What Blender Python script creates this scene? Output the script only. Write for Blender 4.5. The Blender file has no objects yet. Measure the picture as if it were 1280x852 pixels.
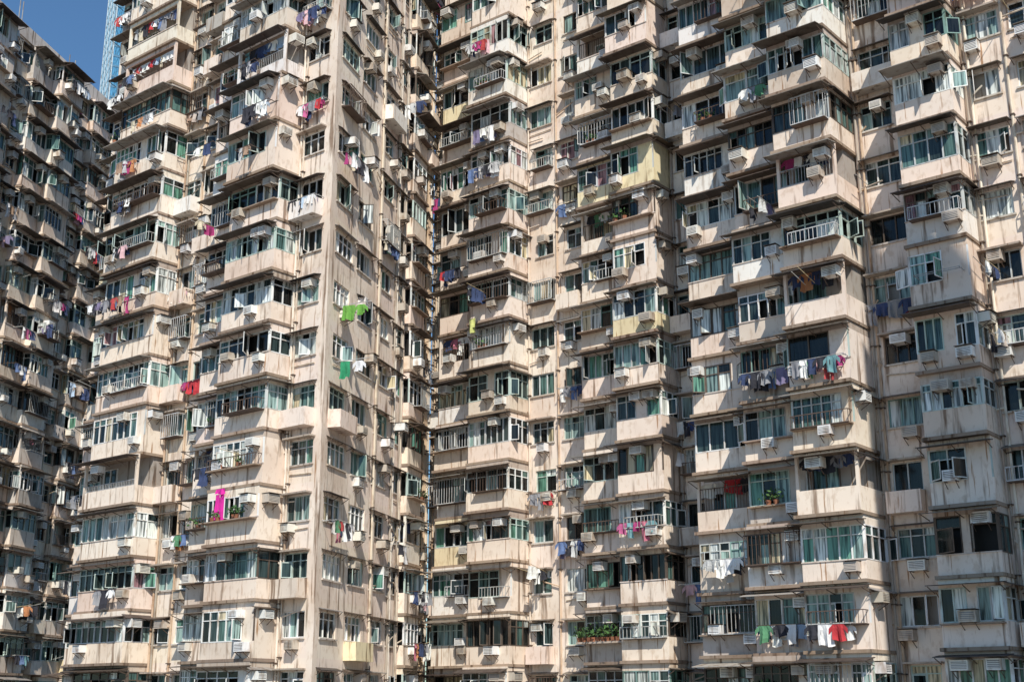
import bpy, math, random
from mathutils import Vector
random.seed(47)
H=2.8; BASE=-6.1
WALL,GLASS,PAINT,FAB=0,1,2,3

class B:
    def __init__(s): s.v=[];s.f=[];s.m=[];s.c=[]
    def quad(s,pts,mat,col):
        i=len(s.v); s.v+= [tuple(p) for p in pts]; s.f.append(tuple(range(i,i+len(pts)))); s.m.append(mat); s.c.append(col)
    def gbox(s,o,a,b,c,mat,col):
        i=len(s.v)
        P=[o,o+a,o+a+b,o+b,o+c,o+a+c,o+a+b+c,o+b+c]
        s.v+=[tuple(p) for p in P]
        F=[(0,3,2,1),(4,5,6,7),(0,1,5,4),(1,2,6,5),(2,3,7,6),(3,0,4,7)]
        if a.cross(b).dot(c)<0: F=[q[::-1] for q in F]
        for q in F:
            s.f.append(tuple(i+k for k in q)); s.m.append(mat); s.c.append(col)
    def cyl(s,p,q,r,mat,col,n=7,r2=None):
        p=Vector(p);q=Vector(q);ax=(q-p).normalized()
        t=Vector((0,0,1)) if abs(ax.z)<.9 else Vector((1,0,0))
        u=ax.cross(t).normalized();w=ax.cross(u)
        i=len(s.v)
        for e,rr in ((p,r),(q,r2 or r)):
            for k in range(n):
                a=2*math.pi*k/n; s.v.append(tuple(e+u*math.cos(a)*rr+w*math.sin(a)*rr))
        for k in range(n):
            k2=(k+1)%n
            s.f.append((i+k,i+k2,i+n+k2,i+n+k)); s.m.append(mat); s.c.append(col)
        s.f.append(tuple(i+k for k in range(n)));s.m.append(mat);s.c.append(col)
        s.f.append(tuple(i+n+k for k in reversed(range(n))));s.m.append(mat);s.c.append(col)
    def prism(s,poly,z0,z1,mat,col):
        n=len(poly)
        for k in range(n):
            a=poly[k];b=poly[(k+1)%n]
            s.quad([(a[0],a[1],z0),(b[0],b[1],z0),(b[0],b[1],z1),(a[0],a[1],z1)],mat,col)
        s.quad([(p[0],p[1],z1) for p in poly],mat,col)
        s.quad([(p[0],p[1],z0) for p in reversed(poly)],mat,col)
    def build(s,name,parent=None):
        me=bpy.data.meshes.new(name); me.from_pydata(s.v,[],s.f)
        for m in MATS: me.materials.append(m)
        me.polygons.foreach_set('material_index',s.m)
        at=me.attributes.new('Col','FLOAT_COLOR','FACE')
        flat=[]
        for c in s.c: flat+= [c[0],c[1],c[2],1.0]
        at.data.foreach_set('color',flat)
        me.update()
        ob=bpy.data.objects.new(name,me); bpy.context.scene.collection.objects.link(ob)
        if parent: ob.parent=parent
        return ob

class F:
    def __init__(s,o,d,n): s.o=Vector((o[0],o[1],0)); s.d=Vector((d[0],d[1],0)).normalized(); s.n=Vector((n[0],n[1],0)).normalized()
    def P(s,a,b,z): return s.o+s.d*a+s.n*b+Vector((0,0,z))
    def box(s,m,s0,s1,o0,o1,z0,z1,mat,col):
        m.gbox(s.P(s0,o0,z0),s.d*(s1-s0),s.n*(o1-o0),Vector((0,0,z1-z0)),mat,col)

# ---------- materials ----------
def mk(name):
    m=bpy.data.materials.new(name); m.use_nodes=True; nt=m.node_tree
    b=nt.nodes['Principled BSDF']; a=nt.nodes.new('ShaderNodeAttribute'); a.attribute_name='Col'
    return m,nt,b,a
def noise(nt,scale,sc=(1,1,1),detail=3):
    tc=nt.nodes.new('ShaderNodeNewGeometry'); mp=nt.nodes.new('ShaderNodeMapping'); mp.inputs['Scale'].default_value=sc
    nz=nt.nodes.new('ShaderNodeTexNoise'); nz.inputs['Scale'].default_value=scale; nz.inputs['Detail'].default_value=detail
    nt.links.new(tc.outputs['Position'],mp.inputs['Vector']); nt.links.new(mp.outputs['Vector'],nz.inputs['Vector']); return nz
def ramp(nt,src,p0,c0,p1,c1):
    r=nt.nodes.new('ShaderNodeValToRGB'); e=r.color_ramp.elements
    e[0].position=p0;e[0].color=(*c0,1);e[1].position=p1;e[1].color=(*c1,1)
    nt.links.new(src,r.inputs['Fac']); return r.outputs['Color']
def mul(nt,a,b,f=1.0):
    x=nt.nodes.new('ShaderNodeMix');x.data_type='RGBA';x.blend_type='MULTIPLY';x.inputs['Factor'].default_value=f
    nt.links.new(a,x.inputs['A']);nt.links.new(b,x.inputs['B']);return x.outputs['Result']
m,nt,b,a=mk('weathered_painted_render')
c=a.outputs['Color']
c=mul(nt,c,ramp(nt,noise(nt,.3,(1,1,1),2).outputs['Fac'],.30,(.84,.79,.76),.52,(1,1,1)))
c=mul(nt,c,ramp(nt,noise(nt,1.0,(3.2,3.2,.26),4).outputs['Fac'],.32,(.38,.32,.28),.42,(1,1,1)))
c=mul(nt,c,ramp(nt,noise(nt,1.0,(8,8,.45),3).outputs['Fac'],.29,(.54,.38,.27),.36,(1,1,1)))
c=mul(nt,c,ramp(nt,noise(nt,4,(1,1,.6),4).outputs['Fac'],.33,(.84,.80,.76),.47,(1,1,1)))
nt.links.new(c,b.inputs['Base Color']); b.inputs['Roughness'].default_value=.9
b.inputs['Specular IOR Level'].default_value=.2
M0=m
m,nt,b,a=mk('window_glass_with_curtain')
c=mul(nt,a.outputs['Color'],ramp(nt,noise(nt,1.0,(9,9,.6),2).outputs['Fac'],.38,(.2,.21,.21),.58,(1.2,1.2,1.2)))
nt.links.new(c,b.inputs['Base Color']); b.inputs['Roughness'].default_value=.12; b.inputs['Specular IOR Level'].default_value=.45
bp=nt.nodes.new('ShaderNodeBump');bp.inputs['Strength'].default_value=.25;bp.inputs['Distance'].default_value=.05
nt.links.new(noise(nt,1.2,(1,1,1),1).outputs['Fac'],bp.inputs['Height']);nt.links.new(bp.outputs['Normal'],b.inputs['Normal'])
M1=m
m,nt,b,a=mk('painted_metal')
c=mul(nt,a.outputs['Color'],ramp(nt,noise(nt,3,(1,1,.4),3).outputs['Fac'],.3,(.55,.45,.38),.5,(1,1,1)))
nt.links.new(c,b.inputs['Base Color']); b.inputs['Roughness'].default_value=.6
M2=m
m,nt,b,a=mk('cloth_and_leaf')
nt.links.new(a.outputs['Color'],b.inputs['Base Color']); b.inputs['Roughness'].default_value=.95
M3=m
MATS=[M0,M1,M2,M3]

R=random.random; U=random.uniform
def jit(c,k): 
    f=1+U(-k,k); return (min(.88,c[0]*f),min(.88,c[1]*f*(1+U(-.012,.012))),min(.88,c[2]*f*(1+U(-.025,.025))))
BW=(.87,.745,.63)
def wallcol():
    r=R()
    if r<.44: return jit(BW,.03)
    if r<.68: return jit((.87,.715,.615),.03)
    if r<.82: return jit((.88,.83,.77),.02)
    if r<.91: return jit((.72,.62,.52),.08)
    if r<.955: return jit((.84,.73,.50),.05)
    return jit((.54,.49,.44),.1)
def framecol():
    r=R()
    if r<.30: return jit((.58,.60,.59),.1)
    if r<.66: return jit((.84,.84,.82),.04)
    if r<.82: return jit((.50,.60,.55),.12)
    if r<.88: return jit((.22,.36,.33),.2)
    return jit((.12,.09,.07),.2)
GL=[((.035,.055,.055),25),((.09,.16,.145),17),((.26,.37,.345),17),((.64,.67,.64),17),((.012,.014,.014),28),((.60,.51,.34),6),((.14,.31,.23),6),((.40,.22,.24),1.5)]
def glcol():
    t=U(0,sum(w for _,w in GL))
    for c,w in GL:
        t-=w
        if t<=0: return jit(c,.2)
    return GL[0][0]
DARK=(.010,.009,.008)  # near-black fill painted in for the darkness of unlit rooms
RUST=(.12,.08,.06)
CAN=[(.08,.06,.05),(.13,.10,.08),(.06,.05,.045),(.18,.15,.12),(.11,.08,.06),(.34,.31,.28)]

def window(m,f,s0,s1,o,z0,z1,pw=.62,transom=True,openp=.12,g=None,fc=None):
    fc=fc or framecol(); g=g or glcol()
    n=max(1,round((s1-s0)/pw)); w=(s1-s0)/n; ft=.028
    zt=z1-(z1-z0)*U(.26,.34) if transom else z1
    for x in (z0,z1-.05): f.box(m,s0,s1,o-.07,o+.012,x,x+.05,PAINT,fc)
    if transom: f.box(m,s0+.002,s1-.002,o-.065,o+.008,zt-.02,zt+.025,PAINT,fc)
    for k in range(n+1):
        x=min(max(s0+k*w,s0+ft),s1-ft)
        f.box(m,x-ft,x+ft,o-.07,o+.02,z0+.05,z1-.05,PAINT,fc)
    for k in range(n):
        a=s0+k*w;b_=a+w; gc=jit(g,.15) if R()<.62 else glcol()
        if transom:
            m.quad([f.P(a,o-.03,zt),f.P(b_,o-.03,zt),f.P(b_,o-.03,z1),f.P(a,o-.03,z1)],GLASS,jit(gc,.1) if R()<.7 else glcol())
        if R()<openp:
            m.quad([f.P(a,o-.3,z0),f.P(b_,o-.3,z0),f.P(b_,o-.3,zt),f.P(a,o-.3,zt)],PAINT,DARK)
            ang=U(.5,1.45); sg=1 if R()<.5 else -1
            hx=a+ft if sg>0 else b_-ft
            dv=f.d*math.cos(ang)*sg+f.n*math.sin(ang); nv=Vector((-dv.y,dv.x,0))*.03
            p=f.P(hx,o+.02,z0+.06); ww=w-.06; hh=zt-z0-.09
            zv=Vector((0,0,1))
            m.gbox(p,dv*.045,nv,zv*hh,PAINT,fc); m.gbox(p+dv*(ww-.045),dv*.045,nv,zv*hh,PAINT,fc)
            m.gbox(p+dv*.045,dv*(ww-.09),nv,zv*.045,PAINT,fc); m.gbox(p+dv*.045+zv*(hh-.045),dv*(ww-.09),nv,zv*.045,PAINT,fc)
            q=p+dv*.045+nv*.5+zv*.045
            m.quad([q,q+dv*(ww-.09),q+dv*(ww-.09)+zv*(hh-.09),q+zv*(hh-.09)],GLASS,gc)
        else:
            m.quad([f.P(a,o-.04,z0),f.P(b_,o-.04,z0),f.P(b_,o-.04,zt),f.P(a,o-.04,zt)],GLASS,gc)

def railing(m,f,s0,s1,o,z0,z1,col,st=.16,sides=True,back=0):
    for x in (z0,z1): f.box(m,s0,s1,o-.015,o+.02,x-.02,x+.02,PAINT,col)
    n=int((s1-s0)/st)
    for k in range(n+1):
        x=s0+(s1-s0)*k/max(1,n); f.box(m,x-.011,x+.011,o-.01,o+.012,z0+.02,z1-.02,PAINT,col)
    if sides:
        for x in (s0,s1):
            for z in (z0,z1): f.box(m,x-.014,x+.014,back,o-.016,z-.018,z+.018,PAINT,col)
            k=int((o-back)/st)
            for j in range(1,k): f.box(m,x-.01,x+.01,back+j*st-.01,back+j*st+.01,z0+.018,z1-.018,PAINT,col)

def ac(m,f,s,o,z):
    w=U(.55,.75);h=U(.38,.46); d=U(.35,.55); c=jit(random.choice([(.82,.81,.77),(.86,.85,.83),(.78,.74,.66),(.55,.48,.40)]),.05)
    f.box(m,s,s+w,o-.1,o+d,z,z+h,PAINT,c)
    f.box(m,s+.06,s+w-.06,o+d,o+d+.012,z+.07,z+h-.07,PAINT,(.26,.25,.24))
    for k in range(4):
        zz=z+.09+k*(h-.16)/4; f.box(m,s+.05,s+w-.05,o+d+.012,o+d+.022,zz,zz+.03,PAINT,jit(c,.05))
    if R()<.5: f.box(m,s-.02,s+w+.02,o-.05,o+d+.1,z+h+.03,z+h+.05,PAINT,random.choice(CAN))
    for x in (s+.05,s+w-.08):
        f.box(m,x,x+.03,o-.05,o+d,z-.035,z-.003,PAINT,RUST)
        m.gbox(f.P(x,o,z-.3),f.d*.025,f.n*(d*.9)+Vector((0,0,.26)),Vector((0,0,.03)),PAINT,RUST)

CL=[(.78,.77,.75)]*10+[(.03,.03,.04)]*9+[(.04,.06,.14)]*6+[(.25,.25,.27)]*5+[(.5,.5,.5)]*3+[(.12,.18,.34)]*2+[(.50,.04,.05)]*2+[(.50,.16,.22),(.66,.42,.45),(.36,.04,.16),(.10,.26,.14),(.16,.32,.35),(.50,.22,.10),(.20,.17,.28),(.40,.50,.62),(.45,.06,.06),(.5,.42,.36),(.3,.2,.14),(.50,.12,.26),(.62,.55,.42)]
def garment(m,f,s,o,zt,along='s',kind=None,col=None,k=1.0):
    kind=kind or random.choice(['shirt','shirt','pants','towel','shirt'])
    col=jit(col or random.choice(CL),.1); k*=U(.8,1.15)
    A=f.d if along=='s' else f.n; Nn=f.n if along=='s' else f.d
    base=f.P(s,o,zt); ph=U(0,6)
    def strip(u0,u1,z0,z1,nx,nz,flare=0):
        for i in range(nx):
            for j in range(nz):
                pts=[]
                for (a,b_) in ((i,j),(i+1,j),(i+1,j+1),(i,j+1)):
                    t=b_/nz; u=u0+(u1-u0)*a/nx; u+=flare*t*(a/nx-.5)
                    z=z0+(z1-z0)*t
                    off=.12*t*math.sin(u*17+ph)+.04*math.sin(z*6+ph)*t
                    pts.append(base+A*(u+.03*t*math.sin(z*8+ph))+Nn*off+Vector((0,0,-z+.05*math.sin(u*9+ph)*t)))
                m.quad(pts,FAB,col)
    if kind=='shirt':
        w=U(.34,.5)*k;h=U(.5,.75)*k; strip(0,w,0,h,5,4,.08)
        for sg in (0,1):
            u=w if sg else 0; v=.2 if sg else -.2
            q=[base+A*u,base+A*u+Vector((0,0,-.2)),base+A*(u+v)+Vector((0,0,-.42))+Nn*.03,base+A*(u+v*.95)+Vector((0,0,-.18))+Nn*.02]
            m.quad(q,FAB,col)
        return w+.06
    if kind=='pants':
        w=U(.34,.42)*k;h=U(.8,1.0)*k; strip(0,w,0,.28,4,1); strip(0,w*.46,.28,h,2,3,-.04); strip(w*.54,w,.28,h,2,3,.04); return w+.03
    w=U(.35,.75)*k;h=U(.5,.95)*k; strip(0,w,0,h,6,4); return w+.03

LK=1.0
def laundry(ml,mp,f,s0,s1,o,z):
    L=U(.45,.9); col=random.choice([(.4,.4,.4),RUST,(.55,.55,.52)])
    for x in (s0+.05,s1-.05): f.box(mp,x-.014,x+.014,o-.02,o+L,z-.014,z+.014,PAINT,col)
    rows=[o+L-.04]+([o+L*.55] if R()<.75 else [])
    for r in rows:
        f.box(mp,s0,s1,r-.013,r+.013,z+.014,z+.038,PAINT,col)
        if R()<.15: continue
        x=s0+U(.05,.2)
        while x<s1-.4:
            if R()<.93: x+=garment(ml,f,x,r,z+.012,'s')
            else: x+=U(.2,.4)

def poles(ml,mp,f,s,o,z):
    for k in range(random.randint(1,3)):
        x=s+k*.45; L=U(1.0,1.9); up=U(.05,.4)
        mp.cyl(f.P(x,o,z),f.P(x,o+L,z+up),.018,PAINT,random.choice([(.5,.5,.48),(.55,.45,.28)]),5)
        if R()<.5:
            q=o+.3
            while q<o+L-.35: q+=garment(ml,f,x,q,z+up*(q-o)/L-.01,'o')

PL=B()
def plant(f,s,o,z,sz=1.0):
    g=jit(random.choice([(.05,.12,.03),(.07,.14,.04),(.04,.09,.03)]),.2)
    b0=f.P(s,o,z); PL.cyl(b0,b0+Vector((0,0,.22)),.10,PAINT,jit((.32,.13,.07),.3),8,.14)
    top=b0+Vector((0,0,.22))
    for k in range(int(26*sz)):
        dv=Vector((U(-1,1),U(-1,1),U(.1,1.2))).normalized()*U(.15,.5)*sz
        p=top+dv; a=Vector((U(-1,1),U(-1,1),U(-1,1))).normalized()*.11; b_=dv.normalized().cross(a).normalized()*.05
        PL.quad([p-a,p+b_,p+a,p-b_],FAB,jit(g,.4))
        if k%4==0: PL.cyl(top,p,.007,FAB,(.06,.05,.02),3)

def canopy(m,f,s0,s1,o,z,out,col=None):
    col=jit(col or random.choice(CAN),.15); dz=U(.05,.22)
    p=f.P(s0,o,z)
    m.gbox(p,f.d*(s1-s0),f.n*out+Vector((0,0,-dz)),Vector((0,0,.035)),PAINT,col)
    n=max(1,int((s1-s0)/1.2))
    for k in range(n+1):
        x=s0+.05+(s1-s0-.13)*k/n
        m.gbox(f.P(x,o,z-.33),f.d*.03,f.n*(out*.9)+Vector((0,0,.33-dz*.9-.04)),Vector((0,0,.03)),PAINT,RUST)

def bay(m,ma,ml,f,s0,s1,p,z,idx,left=True,right=True,o0=0,cc=None,big=0):
    dz=idx*.004; wc=wallcol() if R()<.6 or cc is None else jit(cc,.04)
    pz=z+random.choice([.80,.95,.95,1.05,1.1]); hz=z+random.choice([2.3,2.36,2.25])
    slab=jit((.34,.26,.20),.2)  # slab tone darkened to strengthen the shade under each floor
    if p>.7: p+=random.choice([0,0,0,.14,-.14,.3])
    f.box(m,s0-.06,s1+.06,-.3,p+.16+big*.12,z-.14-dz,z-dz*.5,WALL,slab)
    typ='open' if R()<.10 else 'win'
    f.box(m,s0,s1,-.3,p,z,pz,WALL,wc)
    if R()<.25: f.box(m,s0-.02,s1+.02,p-.05,p+.04,pz-.001,pz+.05,WALL,jit((.7,.62,.56),.1))
    if R()<.14:
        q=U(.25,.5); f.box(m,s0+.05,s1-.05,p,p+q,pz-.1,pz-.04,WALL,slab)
        if R()<.35:
            for k in range(random.randint(2,6)): plant(f,s0+U(.3,s1-s0-.3),p+q-.17,pz-.04,U(.6,1.2))
    fr=F(f.P(s1,p,0)[:2],(-f.n.x,-f.n.y),(f.d.x,f.d.y))
    fl=F(f.P(s0,0,0)[:2],(f.n.x,f.n.y),(-f.d.x,-f.d.y))
    if typ!='open':
        f.box(m,s0,s1,-.3,p,hz,z+H-.14,WALL,jit(wc,.04) if R()<.6 else jit((.55,.46,.39),.15))
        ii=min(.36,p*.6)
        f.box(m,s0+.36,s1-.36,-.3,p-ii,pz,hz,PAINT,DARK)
        fc=framecol(); g=glcol(); pw=random.choice([.45,.5,.6,.7,.62,.8])
        W=s1-s0; mode=R()
        segs=[]; a=s0+.04; e=s1-.04; solidR=False
        if W>2.6 and mode<.28:
            e=s1-U(.5,1.3); solidR=True; f.box(m,e,s1-.002,-.3,p-.003,pz,hz,WALL,wc); segs=[(a,e)]
        elif W>2.6 and mode<.44:
            x=s0+W*U(.35,.6); q=x+U(.3,.7); f.box(m,x,q,-.3,p-.003,pz,hz,WALL,wc); segs=[(a,x),(q,e)]
        elif W>2.7 and mode<.70:
            x=s0+W*U(.4,.6); segs=[(a,x),(x+.002,e)]
        else: segs=[(a,e)]
        for (x,y) in segs:
            window(m,f,x,y,p,pz,hz,pw,R()<.75,.2,g,fc)
            if R()<.5: fc=framecol(); g=glcol()
        for (fx,on) in ((fr,right),(fl,left)):
            if on and p>.4 and not (solidR and fx is fr): window(m,fx,.04,p-.02,0,pz,hz,.6,True,.12,g,fc)
        for sx in (s0,s1-.06): 
            f.box(m,sx,sx+.06,p-.07,p-.0,pz,hz,PAINT,fc)
        if R()<.25:
            c0=random.choice([(.5,.5,.48),RUST,(.6,.6,.6)]); o=p+U(.3,.55); qa=s0+.1+U(0,.4)*W; top=random.choice([pz+.5,pz+.5,hz-.1])
            railing(m,f,qa,s1-.1,o,pz-.05,top,c0,.2,True,p)
            f.box(m,qa,s1-.1,p,o,pz-.09,pz-.07,PAINT,RUST)
            if R()<.2: plant(f,qa+.4,o-.2,pz-.07,1); plant(f,qa+.8,o-.2,pz-.07,.8)
    else:
        back=max(-.2,p-1.1)
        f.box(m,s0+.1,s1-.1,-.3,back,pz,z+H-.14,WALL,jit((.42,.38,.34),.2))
        x0=s0+U(.2,.6); window(m,f,x0,x0+1.3,back+.06,pz,hz,.6,False,.1)
        for sx in (s0,s1-.14): f.box(m,sx,sx+.14,p-.16,p-.002,pz,z+H-.14,WALL,wc)
        f.box(m,s0+.003,s1-.003,p-.12,p-.004,hz+.2,z+H-.14,WALL,wc)
        if R()<.8: railing(m,f,s0+.15,s1-.15,p-.04,pz+.03,pz+U(.3,1.1),random.choice([(.4,.4,.4),RUST]),.15,False)
        if R()<.6: 
            x=s0+.3
            while x<s1-.6: x+=garment(ml,f,x,p-.25,hz+.1)
    if R()<.86: canopy(m,f,s0-.12-(.1 if left else -.1),s1+.12,p,hz+U(.08,.26),U(.55,.95)+big*.15)
    if right and R()<.5: canopy(m,fr,-.2,p,0,hz+U(.05,.2),U(.3,.5))
    if R()<.72: 
        x=s0+U(.1,max(.2,s1-s0-.9)); ac(ma,f,x,p,random.choice([pz-.46,pz-.02,hz-.45,hz-.42]))
    if R()<.45 and s1-s0>2.6: ac(ma,f,s1-.85,p,random.choice([pz-.5,hz-.45]))
    if right and p>.9 and R()<.3: ac(ma,fr,U(.1,.3),0,hz-.45)
    if R()<.17*LK:
        L=min(s1-s0-.2,U(1.2,2.9)); x=s0+U(.1,s1-s0-L); laundry(ml,m,f,x,x+L,p,pz+U(-.15,.3))
    elif R()<.08: poles(ml,m,f,s0+U(.2,s1-s0-1.3),p,pz+U(-.1,.9))

def rec(m,ma,ml,f,s0,s1,z,idx,wc,nw=1,plain=False):
    W=s1-s0; cc=jit(wc,.03)
    zt=z+H
    cell=W/nw
    f.box(m,s0,s1,-.25,0,z,z+.95,WALL,cc); f.box(m,s0,s1,-.25,0,z+2.2,zt,WALL,jit(wc,.03))
    x=s0
    for k in range(nw):
        ww=min(cell*.78,U(1.8,2.3)) if (plain or W<2.3) else min(cell*.74,U(1.2,1.9))
        a=s0+cell*k+(cell-ww)*(U(.3,.7) if not plain else U(.1,.5))
        f.box(m,x,a,-.25,0,z+.95,z+2.2,WALL,jit(wc,.02)); x=a+ww
        window(m,f,a,a+ww,-.09,z+.95,z+2.2,.58,R()<.6,.16)
        f.box(m,a-.08,a+ww+.08,.0,.09,z+.87,z+.95,WALL,jit((.6,.54,.48),.1))
        r=R()
        if plain: 
            if r<.8: canopy(m,f,a-.2,a+ww+.2,0,z+2.35,U(.25,.42))
        elif r<.5: canopy(m,f,a-.15,a+ww+.15,0,z+2.35,U(.35,.6))
        elif r<.85: f.box(m,a-.15,a+ww+.15,0,U(.35,.6),z+2.25,z+2.33,WALL,jit((.45,.38,.32),.1))
        r=R()*(2.5 if plain else 1)
        if r<.16:
            c0=random.choice([(.5,.5,.48),RUST,(.6,.6,.6)])
            railing(m,f,a-.05,a+ww+.05,.5,z+.85,z+random.choice([1.4,2.1]),c0,.17,True,0); f.box(m,a-.05,a+ww+.05,0,.5,z+.80,z+.83,PAINT,RUST)
        elif r<.30:
            pc=wallcol(); f.box(m,a-.1,a+ww+.1,.001,.7,z-.02,z+.1,WALL,pc); f.box(m,a-.1,a+ww+.1,.6,.69,z+.1,z+.9,WALL,pc)
            for q in (a-.1,a+ww): f.box(m,q,q+.1,.001,.6,z+.1,z+.9,WALL,pc)
        if R()<.55: ac(ma,f,a+U(0,max(.05,ww-.6)),0,random.choice([z+.4,z+.38,z+1.75]))
        if R()<.16*LK: laundry(ml,m,f,a-.2,a+ww+.2,0,z+U(.75,1.0))
        elif R()<.07: poles(ml,m,f,a+.1,0,z+U(.9,2.1))
        if R()<.15: m.cyl(f.P(a,.05,z+.5),f.P(a+ww,.05,z+U(.3,.7)),.03,PAINT,(.6,.52,.42),5)
    f.box(m,x,s1,-.25,0,z+.95,z+2.2,WALL,jit(wc,.02))

def pipes(m,f,s,o,z0,z1,n=2):
    for k in range(n):
        c=jit(random.choice([(.70,.60,.48),(.40,.34,.28),(.76,.68,.58),(.60,.44,.30)]),.1); x=s+k*.22; r=U(.045,.07)
        m.cyl(f.P(x,o,z0),f.P(x,o,z1),r,PAINT,c)
        z=z0+U(0,2)
        while z<z1-3:
            if R()<.6: m.cyl(f.P(x,o,z),f.P(x+U(-1.3,1.3),o,z+U(-.1,.5)),.04,PAINT,c,5)
            f.box(m,x-.1,x+.1,0.0,o+.09,z+.9,z+.95,PAINT,RUST)
            z+=H

def facade(m,ma,ml,f,cols,nfl,off=0,np0=False,big=0,plain=False):
    if off: f=F((f.o+f.n*off)[:2],f.d[:2],f.n[:2])
    for idx,c in enumerate(cols):
        wc=jit(BW,.02); cc=jit(BW,.03)
        for k in range(nfl):
            z=BASE+k*H
            if c[0]=='b': bay(m,ma,ml,f,c[1],c[2],c[3],z,idx,c[4],c[5],0,cc,big)
            else: rec(m,ma,ml,f,c[1],c[2],z,idx,wc,c[3],plain)
    for i,c in enumerate(cols):
        if c[0]=='r' and not (np0 and i<2):
            pipes(m,f,c[1]+.15,.1,BASE,BASE+nfl*H-.5,random.choice([1,2]))
            if c[2]-c[1]>3: pipes(m,f,(c[1]+c[2])/2,.1,BASE,BASE+nfl*H-.5,1)

d1=(.775,-.632); n1=(-.632,-.775); d2=(.2756,.9613); n2=(.9613,-.2756)
C=Vector((-9.4,62)); L=C-Vector(d1).normalized()*20.2
V1=Vector(d1).normalized();N1=Vector(n1).normalized();V2=Vector(d2).normalized();N2=Vector(n2).normalized()
Rr=C+V2*15.6
DK=(.05,.045,.04)  # core coloured dark to stand in for shaded interiors
AC=B(); LA=B()
# --- left wing
m=B(); NF=20; TOP=BASE+NF*H
f=F(L,V1,N1)
LK=1.8
facade(m,AC,LA,f,[('b',.3,2.4,.6,True,False),('b',2.4,7.4,1.4,True,True),('r',7.4,11.1,2),('b',11.1,13.6,.7,True,False),('b',13.6,17.6,1.45,True,True),('r',17.6,19.8,1)],NF)
LK=.7
fs=F(C,V2,N2)
facade(m,AC,LA,fs,[('r',.5,3.5,1),('r',3.5,6.5,1),('r',6.5,9.1,1),('r',9.1,11.1,1),('b',11.1,13.4,.35,False,True),('r',13.4,15.5,1)],NF,0,True,0,True)
pipes(m,fs,14.0,.25,BASE,TOP-1,5); pipes(m,fs,10.2,.15,BASE,TOP-1,2)
inn=Vector((-.163,.52))
m.prism([L-N1*.3,C+inn,Rr+Vector((-.31,.1)),L-N1*.3+V2*16],BASE-.2,TOP,PAINT,DK)
m.prism([C-V1*.42+N1*.012,C+(N1+N2)*.012,C+V2*.52+N2*.012,C+inn],BASE,TOP+1,WALL,BW)
m.prism([L+N1*.5,C+N1*.4+N2*.4,Rr+N2*.4,L+V2*16],TOP+.002,TOP+.25,WALL,(.5,.45,.4))
for (zz,cc2,kk) in ((20.0,(.14,.34,.06),1.35),(17.0,(.03,.26,.13),.95)):
    m.cyl(fs.P(1.3,0,zz+.02),fs.P(1.3,1.9,zz+.12),.02,PAINT,(.5,.5,.5),5)
    garment(LA,fs,1.3,.3,zz,'o','towel',cc2,kk); garment(LA,fs,1.3,1.15,zz,'o','shirt',cc2 if kk>1 else (.7,.7,.7),.9)
garment(LA,f,14.6,1.85,10.6,'s','pants',(.60,.02,.28),1.5)
P=m.build('apartment_building')
# --- middle block
LK=1.0
f=F(Rr,V1,N1); m=B()
facade(m,AC,LA,f,[('r',.2,1.6,1),('b',1.6,4.7,.9,True,False),('b',4.7,7.8,1.7,True,True),('r',7.8,12.3,2),('b',12.3,15.1,.9,True,False),('b',15.1,17.9,1.7,True,True),('r',17.9,21.4,2)],NF)
m.prism([(f.P(0,-.3,0))[:2],(f.P(21.5,-.3,0))[:2],(f.P(21.5,-13,0))[:2],(f.P(0,-13,0))[:2]],BASE-.2,TOP,PAINT,DK)
pipes(m,f,.35,.15,BASE,TOP-1,3)
garment(LA,f,5.3,2.4,21.9,'s','towel',(.55,.58,.20),1.3)
for k in range(9): plant(f,12.2+k*.3,1.35,3.3,U(1.0,1.8))
f.box(m,12.1,15.0,.9,1.5,3.2,3.3,WALL,(.5,.42,.35))
m.build('apartment_building')
# --- right block
m=B(); OFF=4.0; LK=.9
facade(m,AC,LA,f,[('b',21.4,24.6,.35,False,False),('b',24.6,27.5,1.3,True,False),('b',27.5,30.4,2.3,True,True),('r',30.4,33.0,1),('b',33.0,35.6,1.4,True,True),('r',35.6,39.6,2)],NF,OFF,False,1)
m.prism([(f.P(21.402,OFF-.31,0))[:2],(f.P(45,OFF-.31,0))[:2],(f.P(45,-13,0))[:2],(f.P(21.402,-13,0))[:2]],BASE-.2,TOP,WALL,(.5,.44,.38))
m.build('apartment_building')
# --- far left building
LK=.8
DL=Vector((.187,.982)).normalized(); NL=Vector((DL.y,-DL.x)); OL=Vector((-34.6,90))-DL*14
f=F(OL,DL,NL); m=B(); cols=[]; s=0
for k in range(6):
    cols+=[('b',s,s+2.6,.5,True,False),('b',s+2.6,s+5.6,1.0,True,True),('r',s+5.6,s+8.8,2)]; s+=8.8
NL2=19; facade(m,AC,LA,f,cols,NL2); T2=BASE+NL2*H
m.prism([f.P(0,-.3,0)[:2],f.P(s,-.3,0)[:2],f.P(s,-14,0)[:2],f.P(0,-14,0)[:2]],BASE-.2,T2,WALL,(.5,.45,.4))
f.box(m,-.1,s+.1,-.4,.15,T2,T2+1.1,WALL,(.7,.62,.55)); f.box(m,-.1,s+.1,-14,-.401,T2+.001,T2+.2,WALL,(.4,.37,.33))
for k in range(9):
    x=U(2,s-4); f.box(m,x,x+U(1.5,3.5),-5,-2.5,T2+.2,T2+U(1.8,2.8),WALL,wallcol())
    x=U(2,s-2); m.cyl(f.P(x,-1,T2),f.P(x,-1,T2+U(2,4)),.04,PAINT,(.3,.3,.3),5)
m.build('apartment_building')
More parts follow.
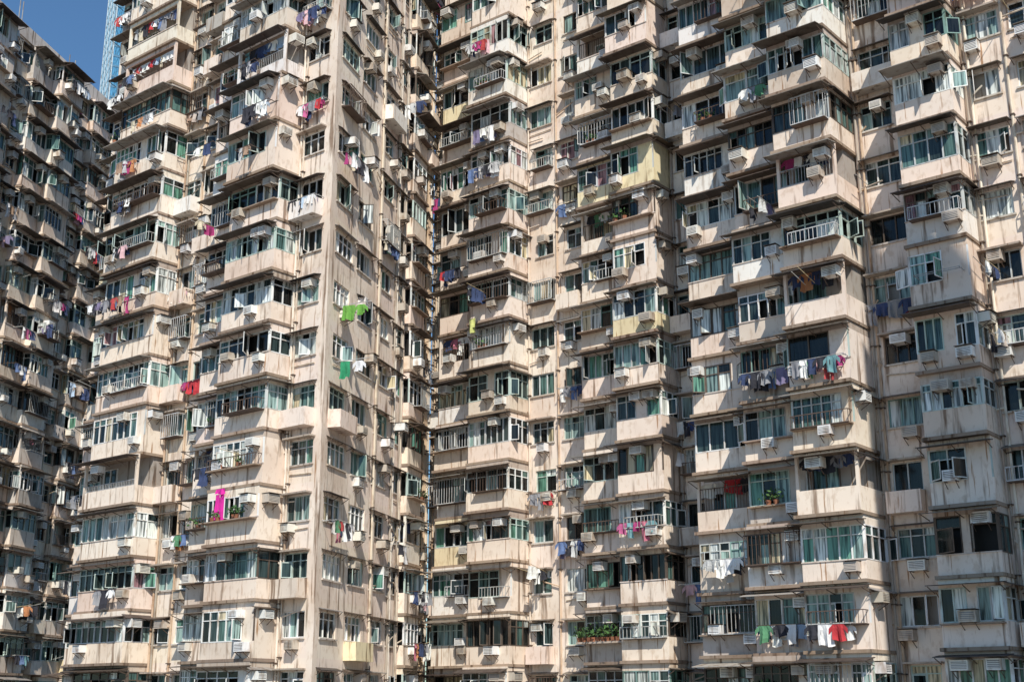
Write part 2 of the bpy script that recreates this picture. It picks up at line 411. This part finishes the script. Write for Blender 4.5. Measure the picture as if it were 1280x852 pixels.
# --- added wedge block, unseen at right, shaped to cast the right block's diagonal shadow
m=B(); sx,sy=.12,-.993; el=math.radians(46)
fp=Vector((15.6,55.6)); K=fp+Vector((sx,sy))*27
e1=Vector((.42,-.9075)).normalized(); e2=Vector((sx,sy)).normalized()
poly=[K,K+e2*34,K+e1*34]
T3=20.8+27*math.tan(el)
m.prism(poly,BASE,T3,WALL,(.55,.48,.42))
for (o,dd,Ln) in ((K+e1*34,-e1,30),(K,e2,34)):
    nn=Vector((dd.y,-dd.x)); ff=F(o,dd,nn)
    for k in range(18):
        for j in range(7):
            x=2+j*4
            window(m,ff,x,x+1.8,.075,BASE+k*H+.95,BASE+k*H+2.2,.9,False,0)
            ff.box(m,x-.1,x+1.9,.0,.4,BASE+k*H+2.25,BASE+k*H+2.33,WALL,(.4,.35,.3))
m.build('apartment_building')  # added shadow caster, shares the visible blocks' name
# --- glass skyscraper
m=B(); a=.5; dd=Vector((math.cos(a),math.sin(a)));ns=Vector((dd.y,-dd.x)); ff=F((-143,412),dd,ns)
WT=18
m.prism([ff.P(0,0,0)[:2],ff.P(WT,0,0)[:2],ff.P(WT,-WT,0)[:2],ff.P(0,-WT,0)[:2]],BASE,290,GLASS,(.10,.30,.50))
fl=F(ff.P(0,-WT,0)[:2],(ns.x,ns.y),(-dd.x,-dd.y)); frr=F(ff.P(WT,0,0)[:2],(-ns.x,-ns.y),(dd.x,dd.y))
for g in (ff,fl,frr):
    for k in range(7): 
        x=k*WT/6; g.box(m,x-.3,x+.3,0.002,.3,BASE,290,PAINT,(.30,.50,.64) if k%2 else (.5,.62,.7))
    for k in range(74): g.box(m,.3,WT-.3,0.002,.12,k*4-4,k*4-3.2,PAINT,(.08,.22,.36))
m.build('glass_skyscraper')
AC.build('air_conditioner_units'); LA.build('hanging_laundry'); PL.build('potted_plants')
g=B(); g.quad([(-3000,-3000,BASE-.2),(3000,-3000,BASE-.2),(3000,3000,BASE-.2),(-3000,3000,BASE-.2)],WALL,(.24,.22,.20)); g.build('ground')

# light
w=bpy.data.worlds.new('World'); bpy.context.scene.world=w; w.use_nodes=True
nt=w.node_tree; sk=nt.nodes.new('ShaderNodeTexSky'); sk.sky_type='NISHITA'; sk.sun_disc=False
sk.sun_elevation=el; sk.sun_rotation=math.atan2(sx,sy); sk.ozone_density=1.8; sk.air_density=1.3; sk.dust_density=.3
mx=nt.nodes.new('ShaderNodeMix');mx.data_type='RGBA';mx.blend_type='MULTIPLY';mx.inputs['Factor'].default_value=1
mx.inputs['B'].default_value=(.78,1.1,1.38,1)
bg=nt.nodes['Background']; nt.links.new(sk.outputs['Color'],mx.inputs['A']); nt.links.new(mx.outputs['Result'],bg.inputs['Color']); bg.inputs['Strength'].default_value=.085
sl=bpy.data.lights.new('sun','SUN'); sl.energy=5; sl.angle=math.radians(.5); sl.color=(1,.945,.84)
so=bpy.data.objects.new('sun',sl); bpy.context.scene.collection.objects.link(so)
hv=Vector((sx,sy)).normalized()*math.cos(el)
so.rotation_euler=Vector((hv.x,hv.y,math.sin(el))).to_track_quat('Z','Y').to_euler()
cd=bpy.data.cameras.new('camera'); cam=bpy.data.objects.new('camera',cd); bpy.context.scene.collection.objects.link(cam)
cd.lens=45; cd.sensor_width=36; cd.clip_end=6000
cam.rotation_euler=(math.radians(106),0,0); bpy.context.scene.camera=cam
bpy.context.scene.view_settings.view_transform='Standard'
